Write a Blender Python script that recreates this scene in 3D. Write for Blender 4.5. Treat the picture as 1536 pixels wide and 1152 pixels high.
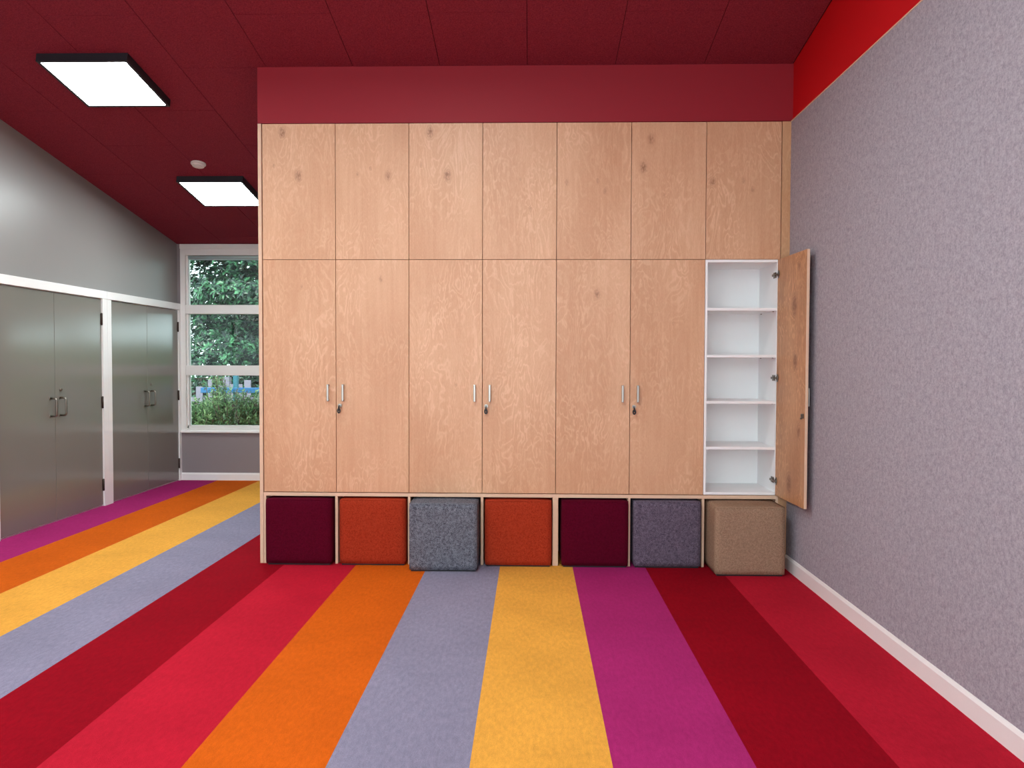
import bpy, bmesh, math, random
from mathutils import Vector, Matrix
random.seed(7)
PI = math.pi
sc = bpy.context.scene
for o in list(bpy.data.objects):
    bpy.data.objects.remove(o, do_unlink=True)
col = sc.collection

# ------------------------------------------------------------------ camera (units: metres)
F_PX, YAW, PITCH, ROLL = 1155.0, 0.0247, -0.0282, -0.0029
CAM = Vector((0.179, -5.3081, 1.4098))
def ray(u, v):
    a, b = (u - 768) / F_PX, (v - 576) / F_PX
    c, s = math.cos(ROLL), math.sin(ROLL)
    a, b = a * c - b * s, a * s + b * c
    r = Vector((a, 1, -b))
    c, s = math.cos(PITCH), math.sin(PITCH)
    r = Vector((r.x, r.y * c - r.z * s, r.y * s + r.z * c))
    c, s = math.cos(YAW), math.sin(YAW)
    return Vector((r.x * c - r.y * s, r.x * s + r.y * c, r.z))
fw = ray(768, 576)
rt = (ray(768 + F_PX, 576) - fw).normalized()
up = rt.cross(fw).normalized()
cam_data = bpy.data.cameras.new('camera')
cam_data.sensor_width = 36.0
cam_data.sensor_fit = 'HORIZONTAL'
cam_data.lens = F_PX / 1536 * 36.0
cam_data.clip_start = 0.05
cam = bpy.data.objects.new('camera', cam_data)
col.objects.link(cam)
M = Matrix((rt, up, -fw)).transposed().to_4x4()
M.translation = CAM
cam.matrix_world = M
sc.camera = cam

# ------------------------------------------------------------------ light and exposure
LAMP = 30.0
world = bpy.data.worlds.new('overcast_sky')
sc.world = world
world.use_nodes = True
wn = world.node_tree
wn.nodes.clear()
wo = wn.nodes.new('ShaderNodeOutputWorld')
wb = wn.nodes.new('ShaderNodeBackground')
wb.inputs['Color'].default_value = (0.80, 0.95, 1.0, 1)
wb.inputs['Strength'].default_value = 3.6
wn.links.new(wb.outputs[0], wo.inputs[0])
sun_d = bpy.data.lights.new('sun', 'SUN')
sun_d.energy = 2.6
sun_d.angle = math.radians(8)
sun_d.color = (1.0, 0.97, 0.90)
sun = bpy.data.objects.new('sun', sun_d)
col.objects.link(sun)
sun.location = (-4, -12, 15)
sun.rotation_euler = (math.radians(38), 0, math.radians(-12))
sc.view_settings.view_transform = 'Standard'
sc.view_settings.look = 'None'
sc.view_settings.gamma = 1.0
sc.view_settings.use_curve_mapping = False
sc.view_settings.exposure = 0.45
sc.cycles.use_denoising = True
sc.cycles.max_bounces = 8
sc.cycles.diffuse_bounces = 5
sc.cycles.glossy_bounces = 4
sc.cycles.transparent_max_bounces = 12
sc.cycles.sample_clamp_indirect = 8.0
sc.cycles.caustics_reflective = False
sc.cycles.caustics_refractive = False

# ------------------------------------------------------------------ materials
def srgb(r, g, b):
    f = lambda c: (c / 12.92) if c <= 0.04045 else ((c + 0.055) / 1.055) ** 2.4
    return (f(r / 255), f(g / 255), f(b / 255), 1)
class NT:
    """small helper round one node tree"""
    def __init__(s, name, rough=0.6, spec=0.5, metal=0.0):
        s.m = bpy.data.materials.new(name)
        s.m.use_nodes = True
        s.t = s.m.node_tree
        s.b = s.t.nodes['Principled BSDF']
        s.b.inputs['Roughness'].default_value = rough
        s.b.inputs['Specular IOR Level'].default_value = spec
        s.b.inputs['Metallic'].default_value = metal
    def n(s, kind, **kw):
        nd = s.t.nodes.new(kind)
        for k, v in kw.items():
            if hasattr(nd, k): setattr(nd, k, v)
            else: nd.inputs[k].default_value = v
        return nd
    def l(s, a, b): s.t.links.new(a, b)
    def math(s, op, a, b=None, c=None):
        nd = s.t.nodes.new('ShaderNodeMath'); nd.operation = op
        for i, x in enumerate((a, b, c)):
            if x is None: continue
            if isinstance(x, (int, float)): nd.inputs[i].default_value = x
            else: s.l(x, nd.inputs[i])
        return nd.outputs[0]
    def mix(s, fac, a, b, mode='MIX'):
        nd = s.t.nodes.new('ShaderNodeMix'); nd.data_type = 'RGBA'; nd.blend_type = mode
        for sock, x in ((nd.inputs[0], fac), (nd.inputs[6], a), (nd.inputs[7], b)):
            if isinstance(x, (int, float)): sock.default_value = x
            elif isinstance(x, tuple): sock.default_value = x
            else: s.l(x, sock)
        return nd.outputs[2]
    def pos(s, obj=False):
        if obj: return s.n('ShaderNodeTexCoord').outputs['Object']
        return s.n('ShaderNodeNewGeometry').outputs['Position']
    def mapped(s, v, scale, loc=(0, 0, 0)):
        mp = s.t.nodes.new('ShaderNodeMapping')
        mp.inputs['Scale'].default_value = scale
        mp.inputs['Location'].default_value = loc
        s.l(v, mp.inputs['Vector'])
        return mp.outputs[0]
    def noise(s, v, scale, detail=2.0, rough=0.5, dist=0.0):
        nd = s.n('ShaderNodeTexNoise')
        nd.inputs['Scale'].default_value = scale
        nd.inputs['Detail'].default_value = detail
        nd.inputs['Roughness'].default_value = rough
        nd.inputs['Distortion'].default_value = dist
        s.l(v, nd.inputs['Vector'])
        return nd.outputs['Fac']
    def rng(s, x, a, b, c, d, smooth=False):
        nd = s.n('ShaderNodeMapRange')
        if smooth: nd.interpolation_type = 'SMOOTHSTEP'
        for i, k in enumerate((a, b, c, d)): nd.inputs[i + 1].default_value = k
        s.l(x, nd.inputs[0])
        return nd.outputs[0]
    def bump(s, h, strength, dist):
        nd = s.n('ShaderNodeBump')
        nd.inputs['Strength'].default_value = strength
        nd.inputs['Distance'].default_value = dist
        s.l(h, nd.inputs['Height'])
        s.l(nd.outputs[0], s.b.inputs['Normal'])
    def base(s, c):
        if isinstance(c, tuple): s.b.inputs['Base Color'].default_value = c
        else: s.l(c, s.b.inputs['Base Color'])
def shade(c, k): return (min(c[0] * k, 1), min(c[1] * k, 1), min(c[2] * k, 1), 1)

def plain(name, c, rough=0.5, spec=0.5, metal=0.0, mottle=0.04, scale=9.0, bump=0.0):
    t = NT(name, rough, spec, metal)
    n = t.noise(t.pos(), scale, 3)
    t.base(t.mix(n, shade(c, 1 - mottle), shade(c, 1 + mottle)))
    if bump: t.bump(t.noise(t.pos(), 240, 2), bump, 0.002)
    return t.m
def carpet(name, c, fleck=0.16):
    t = NT(name, 0.95, 0.05)
    p = t.pos()
    fine = t.noise(t.mapped(p, (1, .8, 1)), 330, 2, .7)
    mid = t.noise(t.mapped(p, (1.7, .6, 1)), 34, 4, .75)
    big = t.noise(p, 2.2, 2)
    k = t.math('ADD', t.math('MULTIPLY', fine, .55), t.math('MULTIPLY', mid, .45))
    k = t.rng(k, .36, .64, 0, 1)
    cc = t.mix(k, shade(c, 1 - fleck), shade(c, 1 + fleck))
    cc = t.mix(t.rng(big, .35, .65, 0, 1), cc, t.mix(1.0, cc, (0.90, 0.90, 0.90, 1), 'MULTIPLY'))
    fl = t.rng(t.noise(p, 150, 1), .70, .76, 0, .35)
    cc = t.mix(fl, cc, shade(c, 1.7))
    t.base(cc)
    t.bump(k, .35, .003)
    return t.m
def fabric(name, a, b, scale=260, bump=.4, rough=.95):
    t = NT(name, rough, 0.1)
    p = t.pos(True)
    f = t.noise(p, scale, 3, .75)
    g = t.noise(p, scale * .3, 2, .6)
    k = t.rng(t.math('ADD', t.math('MULTIPLY', f, .7), t.math('MULTIPLY', g, .3)), .38, .62, 0, 1)
    t.base(t.mix(k, a, b))
    t.bump(k, bump, .002)
    return t.m

KNOTS = [(-1.54, 0, 2.985, .9), (-1.43, 0, 2.69, .9), (-1.60, 0, 2.76, .35), (-1.02, 0, 2.70, .4), (-.81, 0, 2.69, .75), (-.93, 0, 2.74, .4),
         (-.52, 0, 2.985, .9), (-.40, 0, 2.69, .9), (-.58, 0, 2.76, .35), (.17, 0, 2.46, .4), (.10, 0, 2.66, .3), (.42, 0, 2.64, .5), (.63, 0, 2.65, .45), (.68, 0, 2.58, .45),
         (.99, 0, 2.93, .8), (.94, 0, 2.74, .9), (1.08, 0, 2.55, .3), (1.41, 0, 2.64, .7), (1.62, 0, 2.65, .45), (1.68, 0, 2.585, .5),
         (-1.41, 0, 1.93, .35), (-.86, 0, 1.98, .5), (.63, 0, 1.88, .75), (-.34, 0, 1.25, .3), (1.15, 0, 1.68, .3),
         (1.87, -.31, 1.78, 1.5), (1.87, -.33, 1.42, 1.3), (1.87, -.40, .98, 1.1), (1.87, -.25, .62, 1.5), (1.87, -.38, 2.03, .8)]
def birch(name, light, dark, knots=True, contrast=1.0):
    """rotary-cut birch veneer: contour figure, vertical streaks and small knots"""
    t = NT(name, 0.42, 0.38)
    p = t.pos()
    oi = t.n('ShaderNodeObjectInfo')
    off = t.n('ShaderNodeVectorMath', operation='SCALE')
    cmb = t.n('ShaderNodeCombineXYZ')
    t.l(oi.outputs['Random'], cmb.inputs[0]); t.l(oi.outputs['Random'], cmb.inputs[2]); t.l(oi.outputs['Random'], cmb.inputs[1])
    t.l(cmb.outputs[0], off.inputs[0]); off.inputs['Scale'].default_value = 37.0
    add = t.n('ShaderNodeVectorMath', operation='ADD')
    t.l(p, add.inputs[0]); t.l(off.outputs[0], add.inputs[1])
    q = add.outputs[0]
    warp = t.noise(t.mapped(q, (6.5, 6.5, 2.1)), 1.0, 3, .60, .5)
    h = t.math('MULTIPLY', warp, 1.0)
    stain = None
    if knots:
        sx = t.n('ShaderNodeSeparateXYZ'); t.l(p, sx.inputs[0])
        for (x, y, z, w) in KNOTS:
            dx = t.math('SUBTRACT', sx.outputs[0], x)
            dy = t.math('SUBTRACT', sx.outputs[1], y)
            dz = t.math('MULTIPLY', t.math('SUBTRACT', sx.outputs[2], z), .62)
            d2 = t.math('ADD', t.math('ADD', t.math('MULTIPLY', dx, dx), t.math('MULTIPLY', dy, dy)), t.math('MULTIPLY', dz, dz))
            g = t.math('MULTIPLY', t.math('POWER', 2.718, t.math('MULTIPLY', d2, -1.0 / (.030 * w) ** 2)), .30 * w)
            s2 = t.math('MULTIPLY', t.math('POWER', 2.718, t.math('MULTIPLY', d2, -1.0 / (.024 * w) ** 2)), .95 * w)
            h = t.math('ADD', h, g)
            stain = s2 if stain is None else t.math('ADD', stain, s2)
    wig = t.noise(t.mapped(q, (48, 48, 20)), 1.0, 2)
    h = t.math('ADD', h, t.math('MULTIPLY', wig, .05))
    cont = t.math('SINE', t.math('MULTIPLY', h, 78.0))
    cont = t.rng(cont, -1, 1, 0, 1)
    line = t.math('SUBTRACT', 1.0, t.math('POWER', cont, 4.0))
    amp = t.rng(t.noise(t.mapped(q, (3.2, 3.2, 1.6)), 1.0, 2), .38, .68, .12, 1.0)
    line = t.math('SUBTRACT', 1.0, t.math('MULTIPLY', t.math('SUBTRACT', 1.0, line), amp))
    streak = t.noise(t.mapped(q, (46, 46, 1.6)), 1.0, 3, .6)
    pores = t.noise(t.mapped(q, (260, 260, 60)), 1.0, 2, .6)
    tone = t.noise(t.mapped(q, (2.5, 2.5, .9)), 1.0, 2)
    k = t.math('ADD', t.math('MULTIPLY', line, .36 * contrast), t.math('MULTIPLY', t.rng(streak, .3, .7, 0, 1), .16 * contrast))
    k = t.math('ADD', k, t.math('MULTIPLY', t.rng(tone, .3, .7, 0, 1), .32))
    k = t.math('ADD', k, t.math('MULTIPLY', t.rng(pores, .3, .7, 0, 1), .22))
    k = t.math('SUBTRACT', k, .12)
    cc = t.mix(k, light, dark)
    if stain is not None:
        wob = t.noise(t.mapped(p, (90, 90, 45)), 1.0, 2)
        st = t.math('MULTIPLY', stain, t.rng(wob, .35, .6, .25, 1.0))
        st = t.math('MINIMUM', st, .75)
        cc = t.mix(st, cc, srgb(126, 76, 46))
    t.base(cc)
    t.bump(k, .05, .002)
    return t.m

MAT = {}
MAT['birch'] = birch('birch_veneer', srgb(232, 188, 152), srgb(192, 136, 98))
MAT['birch_in'] = birch('birch_veneer_shaded_inner_face', srgb(228, 176, 130), srgb(158, 104, 64), contrast=1.2)  # richer figure, with the shade on the open door darkened into its colour
MAT['birch_side'] = birch('birch_side', srgb(216, 172, 132), srgb(184, 132, 92), knots=False)
MAT['ply_edge'] = plain('plywood_edge', srgb(222, 186, 158), .6, .3, mottle=.07, scale=40)
MAT['melamine'] = plain('white_melamine', srgb(244, 243, 243), .45, .4, mottle=.015)
MAT['dark_gap'] = plain('dark_recess', srgb(60, 44, 36), .9, .1)
MAT['steel'] = plain('brushed_steel', srgb(170, 163, 156), .32, .5, 1.0, mottle=.05, scale=80)
MAT['steel_dark'] = plain('dark_steel', srgb(132, 124, 114), .38, .5, 1.0, mottle=.05, scale=80)
MAT['hinge_dark'] = plain('bronze_hinge', srgb(72, 58, 52), .5, .5, .6)
MAT['key'] = plain('dark_key', srgb(24, 18, 16), .4, .5, .3)
MAT['black_frame'] = plain('black_frame', srgb(34, 32, 38), .5, .4)
MAT['red_paint'] = plain('crimson_paint', srgb(146, 20, 36), .6, .35, mottle=.03, scale=3, bump=.05)
MAT['red_side'] = plain('scarlet_paint', srgb(204, 8, 20), .6, .35, mottle=.03, scale=3, bump=.05)
MAT['grey_wall'] = plain('grey_wall_paint', srgb(138, 132, 130), .38, .45, mottle=.02, scale=2)
MAT['grey_matt'] = plain('grey_matt_paint', srgb(138, 128, 130), .7, .3, mottle=.02, scale=4)
MAT['door_paint'] = plain('grey_door_paint', srgb(122, 118, 110), .14, .6, mottle=.02, scale=3)
MAT['white_paint'] = plain('white_gloss_paint', srgb(238, 234, 232), .4, .5, mottle=.02)
MAT['window_paint'] = plain('white_window_paint', srgb(232, 228, 224), .45, .5, mottle=.03)
MAT['sill_daylit'] = plain('white_sill_paint_daylit', srgb(248, 248, 246), .35, .5, mottle=.01)  # white lightened to stand for daylight falling on the sill
MAT['plastic_white'] = plain('white_plastic', srgb(224, 214, 210), .5, .4)
MAT['blind'] = plain('pale_blind_fabric', srgb(176, 196, 196), .8, .2)
MAT['bark'] = plain('tree_bark', srgb(74, 62, 54), .9, .1, mottle=.3, scale=30)
MAT['lawn'] = plain('lawn', srgb(104, 136, 74), .9, .1, mottle=.4, scale=12)
MAT['fence_wood'] = plain('grey_fence_timber', srgb(122, 112, 128), .85, .15, mottle=.18, scale=14)
MAT['blue_play'] = plain('blue_painted_timber', srgb(24, 84, 132), .5, .4)
MAT['teal_play'] = plain('teal_painted_post', srgb(34, 96, 112), .5, .4)
# wall covering: mottled grey-mauve felt
t = NT('mauve_grey_felt', .95, .15)
p = t.pos()
a = t.noise(t.mapped(p, (1, 1, 1)), 130, 3, .75)
b = t.noise(t.mapped(p, (1, 1, .8)), 45, 3, .6)
k = t.rng(t.math('ADD', t.math('MULTIPLY', a, .65), t.math('MULTIPLY', b, .35)), .36, .64, 0, 1)
t.base(t.mix(k, srgb(144, 138, 147), srgb(184, 178, 187)))
t.bump(k, .5, .003)
MAT['felt'] = t.m
# ceiling boards
t = NT('dark_red_ceiling_board', .9, .15)
p = t.pos()
a = t.noise(p, 130, 3, .7)
k = t.rng(a, .35, .65, 0, 1)
t.base(t.mix(k, srgb(114, 28, 46), srgb(146, 50, 64)))
t.bump(k, .45, .003)
MAT['ceiling'] = t.m
# lamp diffuser
t = NT('lit_diffuser', .6, .2)
t.base((.9, .9, .9, 1))
t.b.inputs['Emission Color'].default_value = (.88, .985, 1.0, 1)
t.b.inputs['Emission Strength'].default_value = LAMP
MAT['lit'] = t.m
# glass: clear pane with reflection by angle
g = bpy.data.materials.new('clear_window_glass'); g.use_nodes = True
gt = g.node_tree; gt.nodes.clear()
go = gt.nodes.new('ShaderNodeOutputMaterial'); gm = gt.nodes.new('ShaderNodeMixShader')
ga = gt.nodes.new('ShaderNodeBsdfTransparent'); ga.inputs[0].default_value = (.93, .98, .96, 1)
gg = gt.nodes.new('ShaderNodeBsdfGlossy'); gg.inputs['Roughness'].default_value = .02
gf = gt.nodes.new('ShaderNodeFresnel'); gf.inputs[0].default_value = 1.5
gt.links.new(gf.outputs[0], gm.inputs[0]); gt.links.new(ga.outputs[0], gm.inputs[1]); gt.links.new(gg.outputs[0], gm.inputs[2]); gt.links.new(gm.outputs[0], go.inputs[0])
MAT['glass'] = g
def leafmat(name, a, b, trans=.25, rough=.32):
    t = NT(name, rough, .4)
    n = t.noise(t.pos(), 7.0, 2)
    n2 = t.noise(t.pos(), 22.0, 2)
    k = t.rng(t.math('ADD', t.math('MULTIPLY', n, .5), t.math('MULTIPLY', n2, .5)), .46, .66, 0, 1)
    cc = t.mix(k, a, b)
    t.base(cc)
    tr = t.n('ShaderNodeBsdfTranslucent'); t.l(cc, tr.inputs[0])
    mx = t.n('ShaderNodeMixShader'); mx.inputs[0].default_value = trans
    out = [x for x in t.t.nodes if x.type == 'OUTPUT_MATERIAL'][0]
    t.l(t.b.outputs[0], mx.inputs[1]); t.l(tr.outputs[0], mx.inputs[2]); t.l(mx.outputs[0], out.inputs[0])
    return t.m
MAT['leaf_tree'] = leafmat('broad_tree_leaves', srgb(8, 34, 27), srgb(86, 146, 100))
MAT['leaf_bush'] = leafmat('light_bush_leaves', srgb(62, 92, 56), srgb(150, 172, 118), .3, .5)

# ------------------------------------------------------------------ mesh helpers
def box(bm, x0, x1, y0, y1, z0, z1, mat=0, bevel=0.0, seg=1):
    b2 = bmesh.new()
    vs = [b2.verts.new((x, y, z)) for x in (x0, x1) for y in (y0, y1) for z in (z0, z1)]
    for f in ((0, 1, 3, 2), (4, 6, 7, 5), (0, 4, 5, 1), (2, 3, 7, 6), (0, 2, 6, 4), (1, 5, 7, 3)):
        b2.faces.new([vs[i] for i in f])
    bmesh.ops.recalc_face_normals(b2, faces=b2.faces)
    if bevel:
        bmesh.ops.bevel(b2, geom=b2.edges[:], offset=bevel, segments=seg, profile=.5, affect='EDGES')
    merge(bm, b2, mat)
def merge(bm, b2, mat=0, mtx=None):
    mp = {}
    for v in b2.verts:
        mp[v] = bm.verts.new(mtx @ v.co if mtx else v.co)
    for f in b2.faces:
        try:
            nf = bm.faces.new([mp[v] for v in f.verts]); nf.material_index = mat; nf.smooth = f.smooth
        except ValueError:
            pass
    b2.free()
def prism(bm, poly, axis, a0, a1, mat=0):
    """extrude a 2D outline: axis 'x' takes (y, z) points, axis 'y' takes (x, z)"""
    P = (lambda a, q: (a, q[0], q[1])) if axis == 'x' else (lambda a, q: (q[0], a, q[1]))
    A = [bm.verts.new(P(a0, q)) for q in poly]; B = [bm.verts.new(P(a1, q)) for q in poly]
    fs = [bm.faces.new(A), bm.faces.new(B[::-1])]
    n = len(poly)
    for i in range(n):
        fs.append(bm.faces.new((A[i], B[i], B[(i + 1) % n], A[(i + 1) % n])))
    for f in fs: f.material_index = mat
    bmesh.ops.recalc_face_normals(bm, faces=fs)
    return fs
def cyl(bm, p0, p1, r, n=20, r2=None, mat=0, smooth=True):
    p0, p1 = Vector(p0), Vector(p1); r2 = r if r2 is None else r2
    d = (p1 - p0).normalized()
    a = d.orthogonal().normalized(); b = d.cross(a)
    A = [bm.verts.new(p0 + (a * math.cos(2 * PI * i / n) + b * math.sin(2 * PI * i / n)) * r) for i in range(n)]
    B = [bm.verts.new(p1 + (a * math.cos(2 * PI * i / n) + b * math.sin(2 * PI * i / n)) * r2) for i in range(n)]
    fs = [bm.faces.new(A[::-1]), bm.faces.new(B)]
    for i in range(n):
        f = bm.faces.new((A[i], A[(i + 1) % n], B[(i + 1) % n], B[i])); f.smooth = smooth; fs.append(f)
    for f in fs: f.material_index = mat
def tube(bm, pts, r, n=10, closed=False, mat=0):
    pts = [Vector(q) for q in pts]; m = len(pts); rings = []
    for i, q in enumerate(pts):
        a = pts[(i - 1) % m] if (closed or i > 0) else q
        b = pts[(i + 1) % m] if (closed or i < m - 1) else q
        d = (b - a).normalized()
        ref = Vector((0, 0, 1)) if abs(d.z) < .9 else Vector((1, 0, 0))
        e1 = d.cross(ref).normalized(); e2 = d.cross(e1)
        if rings:
            prev = rings[-1][1]
            e1 = (prev - d * prev.dot(d)).normalized(); e2 = d.cross(e1)
        rings.append(([bm.verts.new(q + (e1 * math.cos(2 * PI * k / n) + e2 * math.sin(2 * PI * k / n)) * r) for k in range(n)], e1))
    rr = [x[0] for x in rings]
    for i in range(m if closed else m - 1):
        A, B = rr[i], rr[(i + 1) % m]
        for k in range(n):
            f = bm.faces.new((A[k], A[(k + 1) % n], B[(k + 1) % n], B[k])); f.smooth = True; f.material_index = mat
    if not closed:
        bm.faces.new(rr[0][::-1]); bm.faces.new(rr[-1])
def obj(name, bm, mats, parent=None, loc=None, **props):
    me = bpy.data.meshes.new(name)
    bmesh.ops.recalc_face_normals(bm, faces=bm.faces)
    if loc is not None:
        for v in bm.verts: v.co -= Vector(loc)
    bm.to_mesh(me); bm.free()
    for m in (mats if isinstance(mats, (list, tuple)) else [mats]):
        me.materials.append(MAT[m])
    o = bpy.data.objects.new(name, me); col.objects.link(o)
    if loc is not None: o.location = loc
    if parent is not None:
        o.parent = parent
        if loc is None:
            # geometry is given in world space while the parent may sit elsewhere
            inv = Vector(parent_origin(parent))
            for v in me.vertices: v.co -= inv
    for k, v in props.items(): o[k] = v
    return o
def parent_origin(p):
    q = Vector(p.location)
    while p.parent is not None:
        p = p.parent; q += Vector(p.location)
    return q
def thing(name, label, cat, loc, group=None):
    o = bpy.data.objects.new(name, None); col.objects.link(o)
    o.empty_display_size = .1; o.location = loc
    o['label'] = label; o['category'] = cat
    if group: o['group'] = group
    return o
def struct(name, bm, mats, parent=None):
    o = obj(name, bm, mats, parent)
    if parent is None: o['kind'] = 'structure'
    return o

# ------------------------------------------------------------------ room dimensions
XL, XR, YF, YB = -4.005, 1.946, 3.718, -7.8
ZB, SL = 3.4322, -0.1716
def zc(y): return ZB + SL * y
ZT, ZM, Z0 = 3.048, 2.115, 0.5013           # top of cupboards, seam, bottom of doors
D0, PW = -1.681, 0.5079                      # first door edge, door pitch

# ------------------------------------------------------------------ floor: carpet in 500 mm stripes
CP = dict(purple=srgb(166, 40, 104), orange=srgb(202, 90, 18), yellow=srgb(226, 160, 66), grey=srgb(136, 130, 150),
          wine=srgb(140, 6, 24), red=srgb(180, 26, 46))
for k_, c_ in CP.items(): MAT['c_' + k_] = carpet('carpet_' + k_, c_, .24 if k_ == 'grey' else .20)
order = ['purple', 'orange', 'yellow', 'grey', 'wine', 'red', 'orange', 'grey', 'yellow', 'purple', 'wine', 'red']
keys = list(CP)
bm = bmesh.new()
xs = [XL - .1] + [-3.5306 + .5 * i for i in range(11)] + [XR + .05]
for i in range(12):
    box(bm, xs[i], xs[i + 1], YB, YF + .05, -.08, 0, keys.index(order[i]))
struct('floor', bm, ['c_' + k_ for k_ in keys])

# ------------------------------------------------------------------ ceiling: boards with fine joints
bm = bmesh.new()
def sl_box(x0, x1, y0, y1, t0, t1, mat):
    prism(bm, [(y0, zc(y0) + t0), (y1, zc(y1) + t0), (y1, zc(y1) + t1), (y0, zc(y0) + t1)], 'x', x0, x1, mat)
sl_box(XL - .1, XR + .1, YB - .1, YF + .1, .004, .12, 1)
jx = [1.94 - .598 * k for k in range(10)]
cols = [(XL, jx[9])] + [(jx[k + 1], jx[k]) for k in range(8, -1, -1)]
for ci, (x0, x1) in enumerate(cols):
    y = -.58 + (0.585 if ci % 2 == 1 else 0) - 1.165 * 9
    while y < YF:
        a, b = max(y, YB), min(y + 1.165, YF)
        if b > a + .02: sl_box(x0 + .002, x1 - .002, a + .0018, b - .0018, 0, .006, 0)
        y += 1.165
MAT['joint'] = plain('ceiling_joint', srgb(56, 8, 16), .9, .1)
struct('ceiling', bm, ['ceiling', 'joint'])

# ------------------------------------------------------------------ walls
bm = bmesh.new()
prism(bm, [(YB, 0), (YB, zc(YB) + .02), (YF, zc(YF) + .02), (YF, 0)], 'x', XR, XR + .12)
struct('wall_right', bm, 'red_side')
bm = bmesh.new()
prism(bm, [(YB, 0), (YB, zc(YB) + .02), (YF, zc(YF) + .02), (YF, 0)], 'x', XL - .14, XL)
struct('wall_left', bm, 'grey_wall')
# far wall round the window
WX0, WX1, WZ0, WZ1 = -3.965, -1.80, .567, 2.792
bm = bmesh.new()
box(bm, XL, XR, YF, YF + .14, 0, WZ0)
box(bm, XL, WX0, YF, YF + .14, WZ0, zc(YF))
box(bm, WX1, XR, YF, YF + .14, WZ0, zc(YF))
struct('wall_far', bm, 'grey_matt')
# back wall with a wide window band (behind the camera)
bm = bmesh.new()
box(bm, XL, XR, YB - .14, YB, 0, .35); box(bm, XL, XR, YB - .14, YB, 4.2, zc(YB) + .02)
for x0, x1 in ((XL, -3.8), (-2.1, -1.98), (-.1, .02), (1.75, XR)): box(bm, x0, x1, YB - .14, YB, .35, 4.2)
struct('wall_back', bm, 'grey_matt')
# centre block behind and above the cupboards
bm = bmesh.new()
PL = -1.711
e = .004
fs = prism(bm, [(.0, ZT + .002), (.0, zc(0) + e), (YF, zc(YF) + e), (YF, 0), (.60, 0), (.60, ZT + .002)], 'x', PL, XR)
bm.faces.ensure_lookup_table()
for f in bm.faces:
    f.material_index = 1 if (f.normal.x < -.9) else 0
# split the hall side so that the bulkhead stays crimson above the cupboards
struct('wall_center', bm, ['red_paint', 'grey_matt'])

# baseboards
def skirt_profile(h, d): return [(0, 0), (d, 0), (d, h - .018), (d - .006, h - .004), (d - .012, h), (0, h)]
bm = bmesh.new()
prism(bm, [(XR - a, z) for a, z in skirt_profile(.097, .02)], 'y', YB, .0)
struct('baseboard_right', bm, 'white_paint')
bm = bmesh.new()
prism(bm, [(YF - a, z) for a, z in skirt_profile(.088, .018)], 'x', XL + .035, PL)
struct('baseboard_far', bm, 'white_paint')

# pinboard on the right wall
t_ = thing('pinboard', 'wall-high mauve-grey felt pinboard covering the right wall between white baseboard and red paint', 'pinboard', (XR - .006, -4.4, .1))
bm = bmesh.new()
box(bm, XR - .011, XR - .0005, YB + .02, -.001, .0975, ZT - .006)
obj('felt_panel', bm, 'felt', t_)
bm = bmesh.new()
box(bm, XR - .014, XR - .0005, YB + .02, -.001, ZT - .006, ZT + .001)
obj('edge_trim', bm, 'ply_edge', t_, label='thin pale trim along the top edge')

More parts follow.
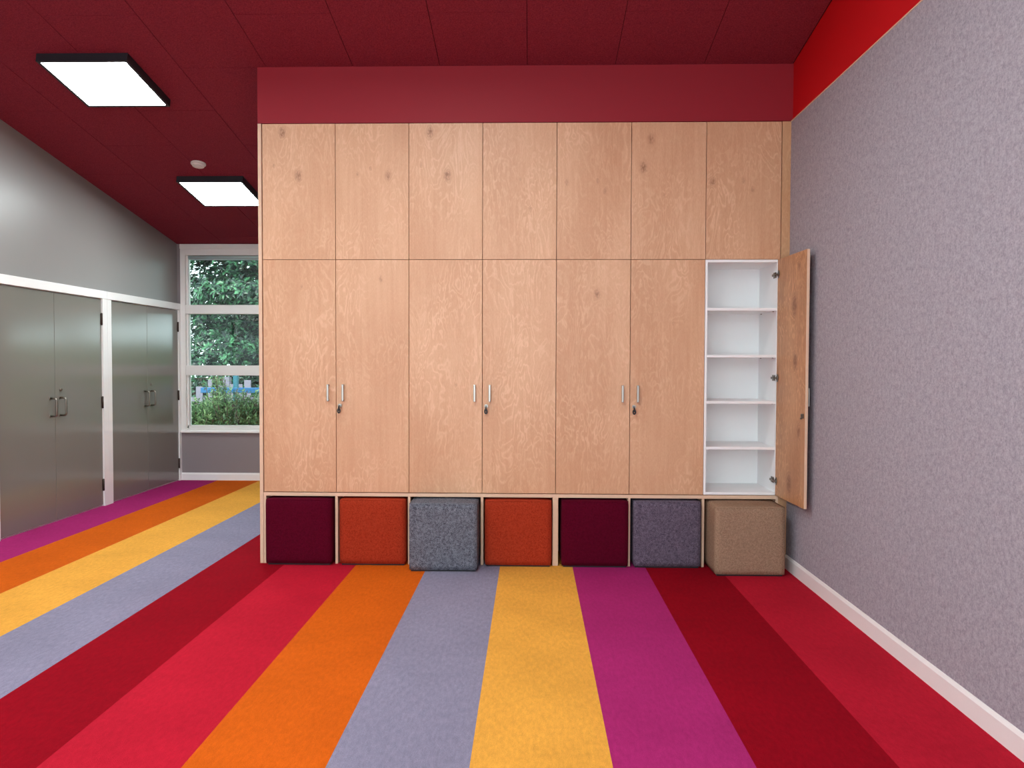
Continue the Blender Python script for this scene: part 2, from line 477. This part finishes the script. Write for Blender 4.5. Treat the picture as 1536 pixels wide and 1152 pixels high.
# ------------------------------------------------------------------ left wall: two double doors in white frames
FX0, FX1, DX = XL + .0005, -3.965, -3.98
def dframe(n, y0, y1, j0, j1):
    bm = bmesh.new()
    box(bm, FX0, FX1, y0, y0 + j0, 0, 2.0128)
    box(bm, FX0, FX1, y1 - j1, y1, 0, 2.0128)
    box(bm, FX0, FX1 + .001, y0, y1, 2.013, 2.090, bevel=.003)
    box(bm, FX0, DX - .012, y0 + j0, y1 - j1, 0, 2.013)          # stop behind the leaves
    struct('trim_%d' % n, bm, 'white_paint')
dframe(1, .505, 2.136, .075, .080)
dframe(2, 2.138, YF - .001, .072, .050)
def dleaf(n, y0, y1, hinge_right, label, lock):
    t = bpy.data.objects.new('door_%d' % n, None); col.objects.link(t); t.location = (DX, (y0 + y1) / 2, 0)
    t['kind'] = 'structure'; t['label'] = label; t['category'] = 'door'
    bm = bmesh.new()
    box(bm, DX - .011, DX, y0 + .002, y1 - .002, .014, 2.008, bevel=.0015)
    obj('door_leaf', bm, 'door_paint', t)
    s = 1 if hinge_right else -1
    ys = (y0 if hinge_right else y1) + s * .068
    bm = bmesh.new()
    za, zb, pr, r = .93, 1.085, .055, .022
    pts = [(DX - .004, ys, za)]
    for i in range(7):
        a = PI / 2 * i / 6; pts.append((DX + pr - r + r * math.sin(a), ys, za + r - r * math.cos(a)))
    for i in range(7):
        a = PI / 2 * i / 6; pts.append((DX + pr - r + r * math.cos(a), ys, zb - r + r * math.sin(a)))
    pts.append((DX - .004, ys, zb))
    tube(bm, pts, .0085, 12)
    cyl(bm, (DX - .003, ys, za), (DX + .004, ys, za), .015); cyl(bm, (DX - .003, ys, zb), (DX + .004, ys, zb), .015)
    obj('door_handle', bm, 'steel_dark', t)
    if lock:
        bm = bmesh.new()
        cyl(bm, (DX - .003, ys + .012, 1.158), (DX + .008, ys + .012, 1.158), .016)
        cyl(bm, (DX + .004, ys + .012, 1.158), (DX + .014, ys + .012, 1.158), .009)
        box(bm, DX + .013, DX + .016, ys + .008, ys + .016, 1.150, 1.166)
        obj('lock_cylinder', bm, 'steel_dark', t)
    yh = y1 if hinge_right else y0
    for z0, z1 in ((1.76, 1.87), (.955, 1.065), (.152, .262)):
        bm = bmesh.new()
        cyl(bm, (DX + .006, yh, z0), (DX + .006, yh, z1), .009, 12)
        box(bm, DX - .004, DX + .002, yh - .018, yh + .0, z0, z1) if hinge_right else box(bm, DX - .004, DX + .002, yh, yh + .018, z0, z1)
        for zz in (z0 - .004, z1):
            cyl(bm, (DX + .006, yh, zz), (DX + .006, yh, zz + .004), .0065, 10)
        obj('hinge', bm, 'hinge_dark', t)
dleaf(1, .580, 1.318, False, 'grey door leaf at the left edge of the photo, left of the near handle pair', False)
dleaf(2, 1.318, 2.056, True, 'grey door leaf with round lock, hinged on the white post between the two double doors', True)
dleaf(3, 2.210, 2.940, False, 'grey door leaf just right of the white post between the double doors', False)
dleaf(4, 2.940, 3.667, True, 'grey door leaf nearest the window, hinged at the room corner', True)

# ------------------------------------------------------------------ far window
W = bpy.data.objects.new('window_1', None); col.objects.link(W); W.location = ((WX0 + WX1) / 2, YF, WZ0); W['kind'] = 'structure'
bm = bmesh.new()
yo, yi = YF - .012, YF + .10
box(bm, WX0 + .001, -3.905, yo, yi, WZ0 + .001, 2.7345, bevel=.003)
box(bm, WX1 - .06, WX1 - .001, yo, yi, WZ0 + .001, 2.7345, bevel=.003)
box(bm, WX0 + .001, WX1 - .001, yo - .012, yi, 2.735, WZ1 - .002, bevel=.003)
box(bm, -3.905, WX1 - .06, yo + .004, yi - .001, 2.66, 2.7348)
box(bm, -3.905, WX1 - .06, yo + .002, yi - .001, WZ0 + .012, .610)
box(bm, -3.905, -3.882, YF + .02, yi - .02, .612, 2.66, bevel=.003)
box(bm, -3.905, WX1 - .06, YF + .02, yi - .02, .610, .649, bevel=.003)
obj('window_frame', bm, 'window_paint', W)
for z0, z1 in ((1.970, 2.076), (1.244, 1.363)):
    bm = bmesh.new()
    box(bm, -3.9045, WX1 - .0605, yo + .004, yi - .01, z0, z1, bevel=.003)
    obj('transom', bm, 'window_paint', W)
for z0, z1 in ((.649, 1.244), (1.363, 1.970), (2.076, 2.66)):
    bm = bmesh.new(); box(bm, -3.884, WX1 - .06, YF + .058, YF + .062, z0, z1); obj('window_pane', bm, 'glass', W)
bm = bmesh.new(); box(bm, WX0, WX1, YF - .035, yo + .004, WZ0 - .002, WZ0 + .026, bevel=.006, seg=2); obj('window_sill', bm, 'sill_daylit', W)
bl = thing('roller_blind', 'pale blue-grey rolled-up blind across the top of the far window', 'blind', (-2.9, YF + .03, 2.61))
bm = bmesh.new(); cyl(bm, (-3.88, YF + .032, 2.640), (WX1 - .07, YF + .032, 2.640), .019, 20); obj('fabric_roll', bm, 'blind', bl)
bm = bmesh.new(); box(bm, -3.88, WX1 - .07, YF + .028, YF + .036, 2.606, 2.621, bevel=.003); obj('bottom_rail', bm, 'blind', bl)

# ------------------------------------------------------------------ cupboards
TH = .018; G = .0018; DEP = .42
def handle_bm(x, y, z0, z1, out=-1):
    """flat bar handle on two posts; out = direction it stands off the door along y"""
    bm = bmesh.new()
    box(bm, x - .0075, x + .0075, y + out * .028 - .004, y + out * .028 + .004, z0, z1, bevel=.0025, seg=2)
    for z in (z0 + .006, z1 - .006):
        a, b = sorted((y, y + out * .026)); box(bm, x - .005, x + .005, a, b, z - .005, z + .005, bevel=.001)
    return bm
def key_thing(x, label):
    k = thing('key', label, 'key', (x, -.012, 1.10), 'keys in the cupboard locks')
    bm = bmesh.new()
    box(bm, x - .0012, x + .0012, -.040, -.0102, 1.103, 1.111)
    obj('key_blade', bm, 'steel', k)
    bm = bmesh.new()
    # oval head hanging below the barrel, with a ring hole
    cx, cz = x - .001, 1.072
    n = 20
    ring = []
    for q in range(n):
        a = 2 * PI * q / n
        for r_, yy in (((.0125, .019), -.036), ((.0125, .019), -.031), ((.003, .004), -.031), ((.003, .004), -.036)):
            ring.append(bm.verts.new((cx + math.cos(a) * r_[0], yy, cz + math.sin(a) * r_[1] + (0 if r_[0] > .01 else -.004))))
    for q in range(n):
        for j in range(4):
            A = ring[q * 4 + j]; B = ring[q * 4 + (j + 1) % 4]; C_ = ring[((q + 1) % n) * 4 + (j + 1) % 4]; D = ring[((q + 1) % n) * 4 + j]
            bm.faces.new((A, B, C_, D))
    box(bm, cx - .005, cx + .005, -.036, -.031, cz + .016, 1.112)
    obj('key_head', bm, 'key', k)
def door_panel(par, x0, x1, z0, z1):
    bm = bmesh.new(); box(bm, x0 + G, x1 - G, 0, TH, z0 + G, z1 - G, bevel=.0008)
    return obj('door', bm, 'birch', par, loc=None)
def carcass(par, x0, x1, z0, z1, mat='birch_side'):
    bm = bmesh.new()
    y0 = TH + .002
    x0 += .001; x1 -= .001; z0 += .001; z1 -= .001
    box(bm, x0, x0 + .016, y0, DEP, z0, z1); box(bm, x1 - .016, x1, y0, DEP, z0, z1)
    box(bm, x0 + .016, x1 - .016, y0, DEP, z0, z0 + .016); box(bm, x0 + .016, x1 - .016, y0, DEP, z1 - .016, z1)
    box(bm, x0 + .016, x1 - .016, DEP - .008, DEP, z0 + .016, z1 - .016)
    return obj('carcass', bm, mat, par)
names_low = ['tall closed birch cupboard at the left end, above a maroon and a rust cube',
             'tall closed birch cupboard above the grey cube that stands forward of the row',
             'tall closed birch cupboard beside the open one, above a maroon and a grey cube']
for u in range(3):
    x0, x1 = D0 + 2 * u * PW, D0 + 2 * (u + 1) * PW; xm = (x0 + x1) / 2
    c = thing('storage_cupboard', names_low[u], 'cupboard', (xm, .2, Z0), 'tall birch cupboards')
    carcass(c, x0, x1, Z0, ZM)
    for k in range(2):
        a = x0 + k * PW
        d = door_panel(c, a, a + PW, Z0, ZM)
        hx = xm - .052 if k == 0 else xm + .052
        obj('door_handle', handle_bm(hx, 0, 1.137, 1.254), 'steel', d)
        if k == 1:
            bm = bmesh.new()
            cyl(bm, (xm + .028, .004, 1.107), (xm + .028, -.010, 1.107), .0125, 24)
            obj('lock', bm, 'steel', d)
    key_thing(xm + .028, ['small dark-headed key in the lock of the leftmost cupboard',
                          'small dark-headed key in the middle cupboard lock, above the second rust cube',
                          'small dark-headed key in the lock nearest the open cupboard'][u])
names_up = ['two-door upper birch cupboard at the left end, under the red bulkhead',
            'two-door upper birch cupboard directly above the middle pair of tall doors',
            'upper birch cupboard second from the felt wall, left of the single upper door',
            'single-door upper birch cupboard above the open white-shelved one']
for u in range(4):
    n = 2 if u < 3 else 1
    x0 = D0 + 2 * u * PW; x1 = x0 + n * PW
    c = thing('overhead_cupboard', names_up[u], 'cupboard', ((x0 + x1) / 2, .2, ZM), 'upper birch cupboards')
    carcass(c, x0, x1, ZM, ZT - .002)
    for k in range(n):
        door_panel(c, x0 + k * PW, x0 + (k + 1) * PW, ZM, ZT - .001)
# open cupboard
x0, x1 = D0 + 6 * PW, D0 + 7 * PW
oc = thing('storage_cupboard', 'open tall cupboard with four white shelves, beside the right wall', 'cupboard', ((x0 + x1) / 2, .2, Z0), 'tall birch cupboards')
ys = .002
bm = bmesh.new()
box(bm, x0 + .001, x0 + .017, ys, DEP, Z0 + .001, ZM - .001, bevel=.0006); box(bm, x1 - .020, x1 - .001, ys + .004, DEP, Z0 + .001, ZM - .001, bevel=.0006)
box(bm, x0 + .017, x1 - .020, ys, DEP, Z0 + .001, Z0 + .019, bevel=.0006); box(bm, x0 + .017, x1 - .020, ys, DEP, ZM - .019, ZM - .001, bevel=.0006)
box(bm, x0 + .017, x1 - .020, DEP - .010, DEP, Z0 + .019, ZM - .019)
obj('carcass', bm, 'melamine', oc)
for z in (1.776, 1.456, 1.139, .824):
    bm = bmesh.new(); box(bm, x0 + .0175, x1 - .0205, ys + .002, DEP - .0105, z - .009, z + .009, bevel=.0008)
    sh = obj('shelf', bm, 'melamine', oc)
    for yy in (.06, .34):
        for xx in (x0 + .0175, x1 - .0285):
            bm = bmesh.new(); box(bm, xx, xx + .008, yy, yy + .012, z - .014, z - .0092, bevel=.0008); obj('shelf_pin', bm, 'steel_dark', sh)
# the open door, hinged at the right, standing 92 degrees open
hx, ang = x1 - .018, math.radians(2.2)
def od(bm):
    """door drawn closed-flat along -y from the hinge line, then turned a little past square"""
    R = Matrix.Translation((hx, -.002, 0)) @ Matrix.Rotation(ang, 4, 'Z') @ Matrix.Translation((-hx, .002, 0))
    for v in bm.verts: v.co = R @ v.co
    return bm
W_ = PW - .004
bm = bmesh.new(); box(bm, hx, hx + TH, -.002 - W_, -.002, Z0 + G, ZM - G, bevel=.0008)
bm.normal_update()
for f in bm.faces: f.material_index = 0 if abs(f.normal.x) > .9 else 1
door = obj('door', od(bm), ['birch_in', 'ply_edge'], oc)
bm = bmesh.new()
yb = -.002 - W_ + .052
box(bm, hx + TH + .0225, hx + TH + .0295, yb - .006, yb + .006, 1.137, 1.254, bevel=.0025, seg=2)
for z in (1.143, 1.248): box(bm, hx + TH - .0005, hx + TH + .0255, yb - .005, yb + .005, z - .005, z + .005, bevel=.001)
obj('door_handle', od(bm), 'steel', door)
bm = bmesh.new(); cyl(bm, (hx + TH - .0005, yb - .022, 1.085), (hx + TH + .012, yb - .022, 1.085), .0125, 24); obj('lock', od(bm), 'steel_dark', door)
bm = bmesh.new()
yl = -.002 - W_ + .030
box(bm, hx - .012, hx - .0002, yl - .014, yl + .014, 1.066, 1.094, bevel=.002); box(bm, hx - .018, hx - .010, yl - .006, yl + .008, 1.060, 1.070, bevel=.001)
cyl(bm, (hx - .013, yl - .002, 1.084), (hx - .0155, yl - .002, 1.084), .006, 14)
obj('latch', od(bm), 'steel_dark', door)
for z in (2.012, 1.307, .604):
    bm = bmesh.new()
    # arm plate on the cabinet side and knuckle to the cup on the door
    xi = x1 - .0205
    box(bm, xi - .004, xi, .018, .075, z - .020, z + .020, bevel=.001)
    box(bm, xi - .016, xi - .004, .012, .070, z - .008, z + .008, bevel=.002)
    tube(bm, [(xi - .010, .016, z), (xi - .017, .004, z), (xi - .014, -.012, z), (hx - .005, -.024, z)], .0055, 8)
    cyl(bm, (xi - .012, .004, z - .012), (xi - .012, .004, z + .012), .0045, 10)
    cyl(bm, (hx - .0002, -.027, z), (hx - .006, -.027, z), .0175, 20)
    box(bm, hx - .0045, hx - .0002, -.036, -.016, z - .026, z + .026, bevel=.001)
    obj('hinge', bm, 'steel_dark', oc)
# base with seven open bays
base = thing('bench_base', 'low birch base of seven open bays holding the cubes under the cupboards', 'shelf unit', (0, .2, 0))
bm = bmesh.new(); box(bm, D0 - .004, D0 + 7 * PW + .004, .0, DEP, .474, Z0 - .0035, bevel=.0008); obj('top_panel', bm, 'ply_edge', base)
for i in range(0, 8):
    w = .010
    x = D0 + i * PW
    if i == 4: xa, xb = x - .019, x + .019
    elif i == 0: xa, xb = x - .004, x + .014
    elif i == 7: xa, xb = x - .014, x + .004
    else: xa, xb = x - .009, x + .009
    bm = bmesh.new(); box(bm, xa, xb, 0, DEP, 0, .4735, bevel=.0008)
    obj('divider', bm, 'ply_edge', base)
bm = bmesh.new(); box(bm, D0 - .004, D0 + 7 * PW + .004, DEP + .001, DEP + .012, 0, .497); obj('back_panel', bm, 'birch_side', base)
# end panel and filler
bm = bmesh.new(); box(bm, PL, D0 - .006, .0, .598, 0, ZT, bevel=.001)
o = obj('end_panel', bm, 'ply_edge'); o['label'] = 'full-height pale birch end panel closing the left side of the cupboards'; o['category'] = 'panel'
bm = bmesh.new(); box(bm, D0 + 7 * PW + .003, XR - .002, .001, .020, 0, ZT - .001, bevel=.0008)
o = obj('filler_strip', bm, 'birch_side'); o['label'] = 'narrow birch filler strip between the cupboards and the right wall'; o['category'] = 'panel'

# ------------------------------------------------------------------ fabric cubes
MAT['f_maroon'] = fabric('maroon_wool', srgb(70, 0, 20), srgb(92, 4, 34))
MAT['f_rust'] = fabric('rust_wool', srgb(134, 36, 18), srgb(176, 62, 36))
MAT['f_grey'] = fabric('heather_grey_wool', srgb(52, 52, 62), srgb(134, 136, 146), 210)
MAT['f_mauve'] = fabric('heather_mauve_grey_wool', srgb(62, 52, 66), srgb(122, 110, 126), 210)
MAT['f_brown'] = fabric('taupe_wool', srgb(132, 104, 84), srgb(174, 142, 118))
def cube_bm(S, H, r=.012, bulge=.004, N=12):
    bm = bmesh.new()
    bmesh.ops.create_cube(bm, size=1.0)
    bmesh.ops.subdivide_edges(bm, edges=bm.edges[:], cuts=N, use_grid_fill=True)
    for v in bm.verts:
        x, y, z = v.co * 2
        m = (x, y, z)
        # rounded box with softly padded faces
        px = []
        for i in range(3):
            o_ = [m[j] for j in range(3) if j != i]
            px.append(m[i] * (1 + (bulge / (S / 2)) * (1 - o_[0] ** 2) * (1 - o_[1] ** 2) * (1 if abs(m[i]) > .99 else 0)))
        q = Vector((px[0] * S / 2, px[1] * S / 2, px[2] * H / 2))
        lim = Vector((S / 2 - r, S / 2 - r, H / 2 - r))
        c = Vector([max(-lim[i], min(lim[i], q[i])) for i in range(3)])
        d = q - c
        nz = sum(1 for i in range(3) if abs(d[i]) > 1e-6)
        if nz > 1: d = d.normalized() * r
        v.co = c + d
    for f in bm.faces: f.smooth = True
    return bm
def seam_pts(S, H, z):
    pts = []; R = .018; h = S / 2 - .0035
    for (sx, sy, a0) in ((1, 1, 0), (-1, 1, 90), (-1, -1, 180), (1, -1, 270)):
        for k in range(5):
            a = math.radians(a0 + 22.5 * k)
            pts.append((sx * (h - R) + R * math.cos(a), sy * (h - R) + R * math.sin(a), z))
    return pts
CUBES = [(-1.4275, -.048, .470, 'f_maroon', 'maroon fabric cube at the far left end, in the bay beside the end panel', 0),
         (-.914, -.040, .470, 'f_rust', 'rust-orange fabric cube between the maroon cube at the left end and a grey cube', 0),
         (-.4105, -.182, .468, 'f_grey', 'heather grey fabric cube standing forward of the row, between the two rust cubes', .35),
         (.094, -.042, .470, 'f_rust', 'rust-orange fabric cube right of the forward grey cube, beside the wide double divider', 0),
         (.622, -.040, .468, 'f_maroon', 'maroon fabric cube between a rust and a grey cube, right of the wide divider', 0),
         (1.117, -.040, .468, 'f_mauve', 'mauve-grey fabric cube pushed fully in, next to the brown cube', 0),
         (1.6285, -.226, .460, 'f_brown', 'taupe brown fabric cube pulled forward below the open cupboard', .2)]
S0, H0 = .462, .452
for i, (x, yf, s, mt, lab, rz) in enumerate(CUBES):
    S = S0
    t = thing('cube_pouf', lab, 'pouf', (x, yf + S / 2, 0), 'fabric cubes under the cupboards')
    b = cube_bm(S, H0)
    for v in b.verts: v.co.z += H0 / 2 + .008
    me_o = None
    bmesh.ops.recalc_face_normals(b, faces=b.faces)
    me = bpy.data.meshes.new('cover'); b.to_mesh(me); b.free(); me.materials.append(MAT[mt])
    cv = bpy.data.objects.new('cover', me); col.objects.link(cv); cv.parent = t
    bm = bmesh.new(); tube(bm, seam_pts(S, H0, H0 + .008 - .006), .0028, 6, True)
    me = bpy.data.meshes.new('seam'); bm.to_mesh(me); bm.free(); me.materials.append(MAT[mt])
    sm = bpy.data.objects.new('seam', me); col.objects.link(sm); sm.parent = t
    bm = bmesh.new(); box(bm, -S / 2 + .015, S / 2 - .015, -S / 2 + .015, S / 2 - .015, 0, .016)  # black slab standing in for the shadow line under the cube
    me = bpy.data.meshes.new('shadow_base'); bm.to_mesh(me); bm.free(); me.materials.append(MAT['black_frame'])
    bb = bpy.data.objects.new('shadow_base', me); col.objects.link(bb); bb.parent = t
    t.rotation_euler = (0, 0, math.radians(rz))

# ------------------------------------------------------------------ ceiling lights and detector
th = math.atan(SL)
def place_slope(t, x, y):
    t.location = (x, y, zc(y)); t.rotation_euler = (th, 0, 0)
def make_light(label):
    t = thing('ceiling_light', label, 'light', (0, 0, 0), 'square ceiling light panels')
    fr = bmesh.new(); o_, i_, h = .309, .289, .056
    for a in ((-o_, -i_, -o_, o_), (i_, o_, -o_, o_), (-i_, i_, -o_, -i_), (-i_, i_, i_, o_)):
        box(fr, a[0], a[1], a[2], a[3], -h, -.0005)
    box(fr, -i_, i_, -i_, i_, -.012, -.0005)
    me = bpy.data.meshes.new('frame'); fr.to_mesh(me); fr.free(); me.materials.append(MAT['black_frame'])
    f = bpy.data.objects.new('frame', me); col.objects.link(f); f.parent = t
    df = bmesh.new(); box(df, -i_ + .0005, i_ - .0005, -i_ + .0005, i_ - .0005, -h + .003, -.020)
    me = bpy.data.meshes.new('diffuser'); df.to_mesh(me); df.free(); me.materials.append(MAT['lit'])
    d = bpy.data.objects.new('diffuser', me); col.objects.link(d); d.parent = t
    return t
L0 = make_light('lit square ceiling panel with black frame nearest the camera, at the upper left')
place_slope(L0, -2.825, .122)
def dup(root, label):
    r = root.copy(); col.objects.link(r); r['label'] = label
    for ch in list(root.children):
        c = ch.copy(); col.objects.link(c); c.parent = r
    return r
L1 = dup(L0, 'lit square ceiling panel with black frame beyond the smoke detector, partly hidden by the cupboards')
place_slope(L1, -2.800, 2.10)
extra = [(-2.82, -1.86), (-2.82, -3.84), (-2.82, -5.82), (-.45, -1.86), (-.45, -3.84), (-.45, -5.82)]
for i, (x, y) in enumerate(extra):
    e_ = dup(L0, 'lit square ceiling panel in the ceiling grid behind the camera, outside the photo')
    place_slope(e_, x, y)
sd = thing('smoke_detector', 'round white detector on the dark red ceiling just before the second light panel', 'detector', (0, 0, 0))
bm = bmesh.new()
cyl(bm, (0, 0, 0), (0, 0, -.012), .064, 32)
cyl(bm, (0, 0, -.012), (0, 0, -.030), .058, 32, .050)
obj('base', bm, 'plastic_white', sd)
bm = bmesh.new()
cyl(bm, (0, 0, -.030), (0, 0, -.040), .036, 28, .026); cyl(bm, (.03, .02, -.026), (.03, .02, -.036), .006, 10)
obj('sensor_cap', bm, 'plastic_white', sd)
place_slope(sd, -2.785, 1.52)

# ------------------------------------------------------------------ outdoors beyond the far window
bm = bmesh.new(); box(bm, -40, 25, YF + .2, 60, -.35, -.25)
o = struct('ground_outside', bm, 'lawn')
def leaf_shape(bm, p, d, n, L, Wd):
    d = d.normalized(); s = d.cross(n)
    if s.length < 1e-4: s = d.orthogonal()
    s.normalize(); n = s.cross(d)
    a = bm.verts.new(p); b = bm.verts.new(p + d * L * .5 + s * Wd + n * L * .05); c = bm.verts.new(p + d * L - n * L * .12); e = bm.verts.new(p + d * L * .5 - s * Wd + n * L * .05)
    m = bm.verts.new(p + d * L * .5 - n * L * .02)
    bm.faces.new((a, b, m)); bm.faces.new((b, c, m)); bm.faces.new((c, e, m)); bm.faces.new((e, a, m))
def rnd_dir(R):
    while 1:
        v = Vector((R.uniform(-1, 1), R.uniform(-1, 1), R.uniform(-1, 1)))
        if .01 < v.length < 1: return v.normalized()
def tree(label, x, y, blobs, seed, n_cl, L=.15, trunk_r=.09):
    R = random.Random(seed)
    t = thing('broadleaf_tree', label, 'tree', (x, y, -.25), 'garden trees beyond the fence')
    bm = bmesh.new()
    tube(bm, [(x, y, -.25), (x + .05, y, .6), (x - .05, y + .05, 1.4), (x + .05, y, 2.2), (x, y, 3.0)], trunk_r, 10)
    for (bx, by, bz, rx, ry, rz) in blobs:
        tube(bm, [(x, y, max(.7, bz - 1.0)), ((x + bx) / 2, (y + by) / 2, bz - .35), (bx, by, bz), (bx + (bx - x) * .3, by, bz + rz * .5)], trunk_r * .35, 7)
    obj('trunk', bm, 'bark', t)
    bm = bmesh.new()
    tot = sum(b[3] * b[4] * b[5] for b in blobs)
    for (bx, by, bz, rx, ry, rz) in blobs:
        for _ in range(int(n_cl * rx * ry * rz / tot)):
            v = rnd_dir(R) * (R.uniform(.25, 1) ** .5)
            c = Vector((bx + v.x * rx, by + v.y * ry, bz + v.z * rz))
            ax = (Vector((v.x, v.y - .5, abs(v.z) + .4))).normalized()
            for k in range(7):
                q = rnd_dir(R); q = (q - ax * q.dot(ax)).normalized() + ax * R.uniform(-.15, .6)
                leaf_shape(bm, c, q, ax, L * R.uniform(.7, 1.2), L * R.uniform(.16, .24))
    obj('foliage', bm, 'leaf_tree', t)
tree('big dark glossy-leaved tree filling the upper window panes', -4.7, 8.6,
     [(-4.9, 8.2, 3.9, 1.9, 1.0, .9), (-4.3, 7.7, 2.55, 1.6, .6, .28), (-5.1, 7.9, 3.25, 1.1, .5, .42), (-5.0, 8.8, 2.4, 1.6, .9, .8), (-4.0, 8.6, 3.3, 1.0, .8, .7), (-5.0, 8.4, 1.6, 1.5, .8, .5), (-4.0, 8.9, 1.4, 1.0, .7, .6), (-4.6, 8.4, .7, 1.7, .6, .45)], 3, 5600)
tree('unseen second tree behind the cupboards, added to block sky in the door reflections', 1.2, 10.2,  # out of view, added to keep bright sky out of the door reflections
     [(1.2, 10.0, 4.2, 2.4, 1.2, 1.1), (-.1, 9.9, 2.9, 1.7, 1.0, .8), (2.6, 10.2, 2.9, 1.8, 1.0, .9)], 5, 3600)
def bush(label, x, y, rx, ry, h, seed, n, mat='leaf_bush'):
    R = random.Random(seed)
    t = thing('garden_shrub', label, 'shrub', (x, y, -.25), 'shrubs under the window')
    bs = bmesh.new(); bf = bmesh.new()
    for _ in range(n):
        a = R.uniform(0, 2 * PI); r = math.sqrt(R.random())
        px, py = x + rx * r * math.cos(a), y + ry * r * math.sin(a)
        top = -.25 + h * (1 - .35 * r * r) * R.uniform(.75, 1.08)
        lean = Vector((R.uniform(-.12, .12), R.uniform(-.12, .12), 0))
        pts = [Vector((x + (px - x) * .4, y + (py - y) * .4, -.25)), Vector((px, py, top * .5)), Vector((px, py, top)) + lean]
        if _ % 3 == 0: tube(bs, pts, .006, 5)
        for k in range(20):
            f = .35 + .65 * k / 19
            c = pts[1].lerp(pts[2], (f - .35) / .65) + Vector((R.uniform(-.04, .04), R.uniform(-.04, .04), 0))
            q = rnd_dir(R); q.z = abs(q.z) * .7 + .1
            leaf_shape(bf, c, q, Vector((0, 0, 1)), R.uniform(.06, .11), R.uniform(.009, .016))
    obj('stems', bs, 'bark', t); obj('foliage', bf, mat, t)
bush('wide feathery light green shrub filling the bottom window pane', -3.85, 5.0, .95, .36, 1.20, 11, 800)
bush('pale green shrub behind the wide one, at the right of the window', -3.30, 5.78, .40, .28, 1.55, 12, 260)
bush('slender pale shrub standing behind the wide one, near the middle of the window', -4.40, 5.86, .24, .16, 1.42, 14, 120)
# clipped dark hedge far behind
R = random.Random(21)
hg = thing('garden_hedge', 'dark clipped hedge far behind the paling fence', 'hedge', (-4, 11.5, -.25))
bm = bmesh.new()
for _ in range(9000):
    c = Vector((R.uniform(-9.5, -2.2), 11.5 + R.uniform(-.45, .45), R.uniform(-.25, 1.15)))
    leaf_shape(bm, c, rnd_dir(R), rnd_dir(R), R.uniform(.10, .17), R.uniform(.03, .045))
obj('foliage', bm, 'leaf_tree', hg)
bm = bmesh.new(); box(bm, -9.4, -2.3, 11.3, 11.7, -.25, 1.05); obj('stems', bm, 'bark', hg)
hg = thing('garden_hedge', 'unseen pale hedge across the lawn, added to brighten the door reflections', 'hedge', (4, 15, -.25))  # out of view, added for a pale green reflection in the grey doors
bm = bmesh.new()
for _ in range(8000):
    c = Vector((R.uniform(-1, 10), 15 + R.uniform(-.45, .45), R.uniform(-.25, 1.9)))
    leaf_shape(bm, c, rnd_dir(R), rnd_dir(R), R.uniform(.12, .2), R.uniform(.04, .055))
obj('foliage', bm, 'leaf_bush', hg)
bm = bmesh.new(); box(bm, -.9, 9.9, 14.8, 15.2, -.25, 1.8); obj('stems', bm, 'lawn', hg)
# paling fence and blue play frame
ft = thing('paling_fence', 'weathered grey-mauve paling fence behind the shrubs', 'fence', (-5, 7.2, -.25))
bm = bmesh.new()
R = random.Random(4)
x = -9.0
while x < 0:
    w = R.choice((.07, .11, .14))
    if R.random() > .15:
        h_ = R.uniform(.98, 1.12)
        box(bm, x, x + w, 7.20 + R.uniform(0, .004), 7.223, -.25, h_, bevel=.003)
    x += w + R.choice((.015, .03, .09))
obj('palings', bm, 'fence_wood', ft)
for z in (.1, .75):
    bm = bmesh.new(); box(bm, -9, 0, 7.224, 7.27, z, z + .07); obj('rail', bm, 'fence_wood', ft)
for px in (-9, -6.8, -4.9, -2.6, -.4):
    bm = bmesh.new(); box(bm, px, px + .1, 7.272, 7.37, -.25, 1.15); obj('post', bm, 'fence_wood', ft)
pf = thing('play_frame', 'blue painted timber frame standing in the garden before the fence', 'play frame', (-4.3, 6.3, -.25))
bm = bmesh.new(); box(bm, -4.85, -2.6, 6.28, 6.40, .93, 1.01, bevel=.006); obj('crossbar', bm, 'blue_play', pf)
for px in (-4.36, -2.9):
    bm = bmesh.new(); box(bm, px, px + .065, 6.305, 6.375, -.25, 1.35, bevel=.006); obj('post', bm, 'teal_play', pf)
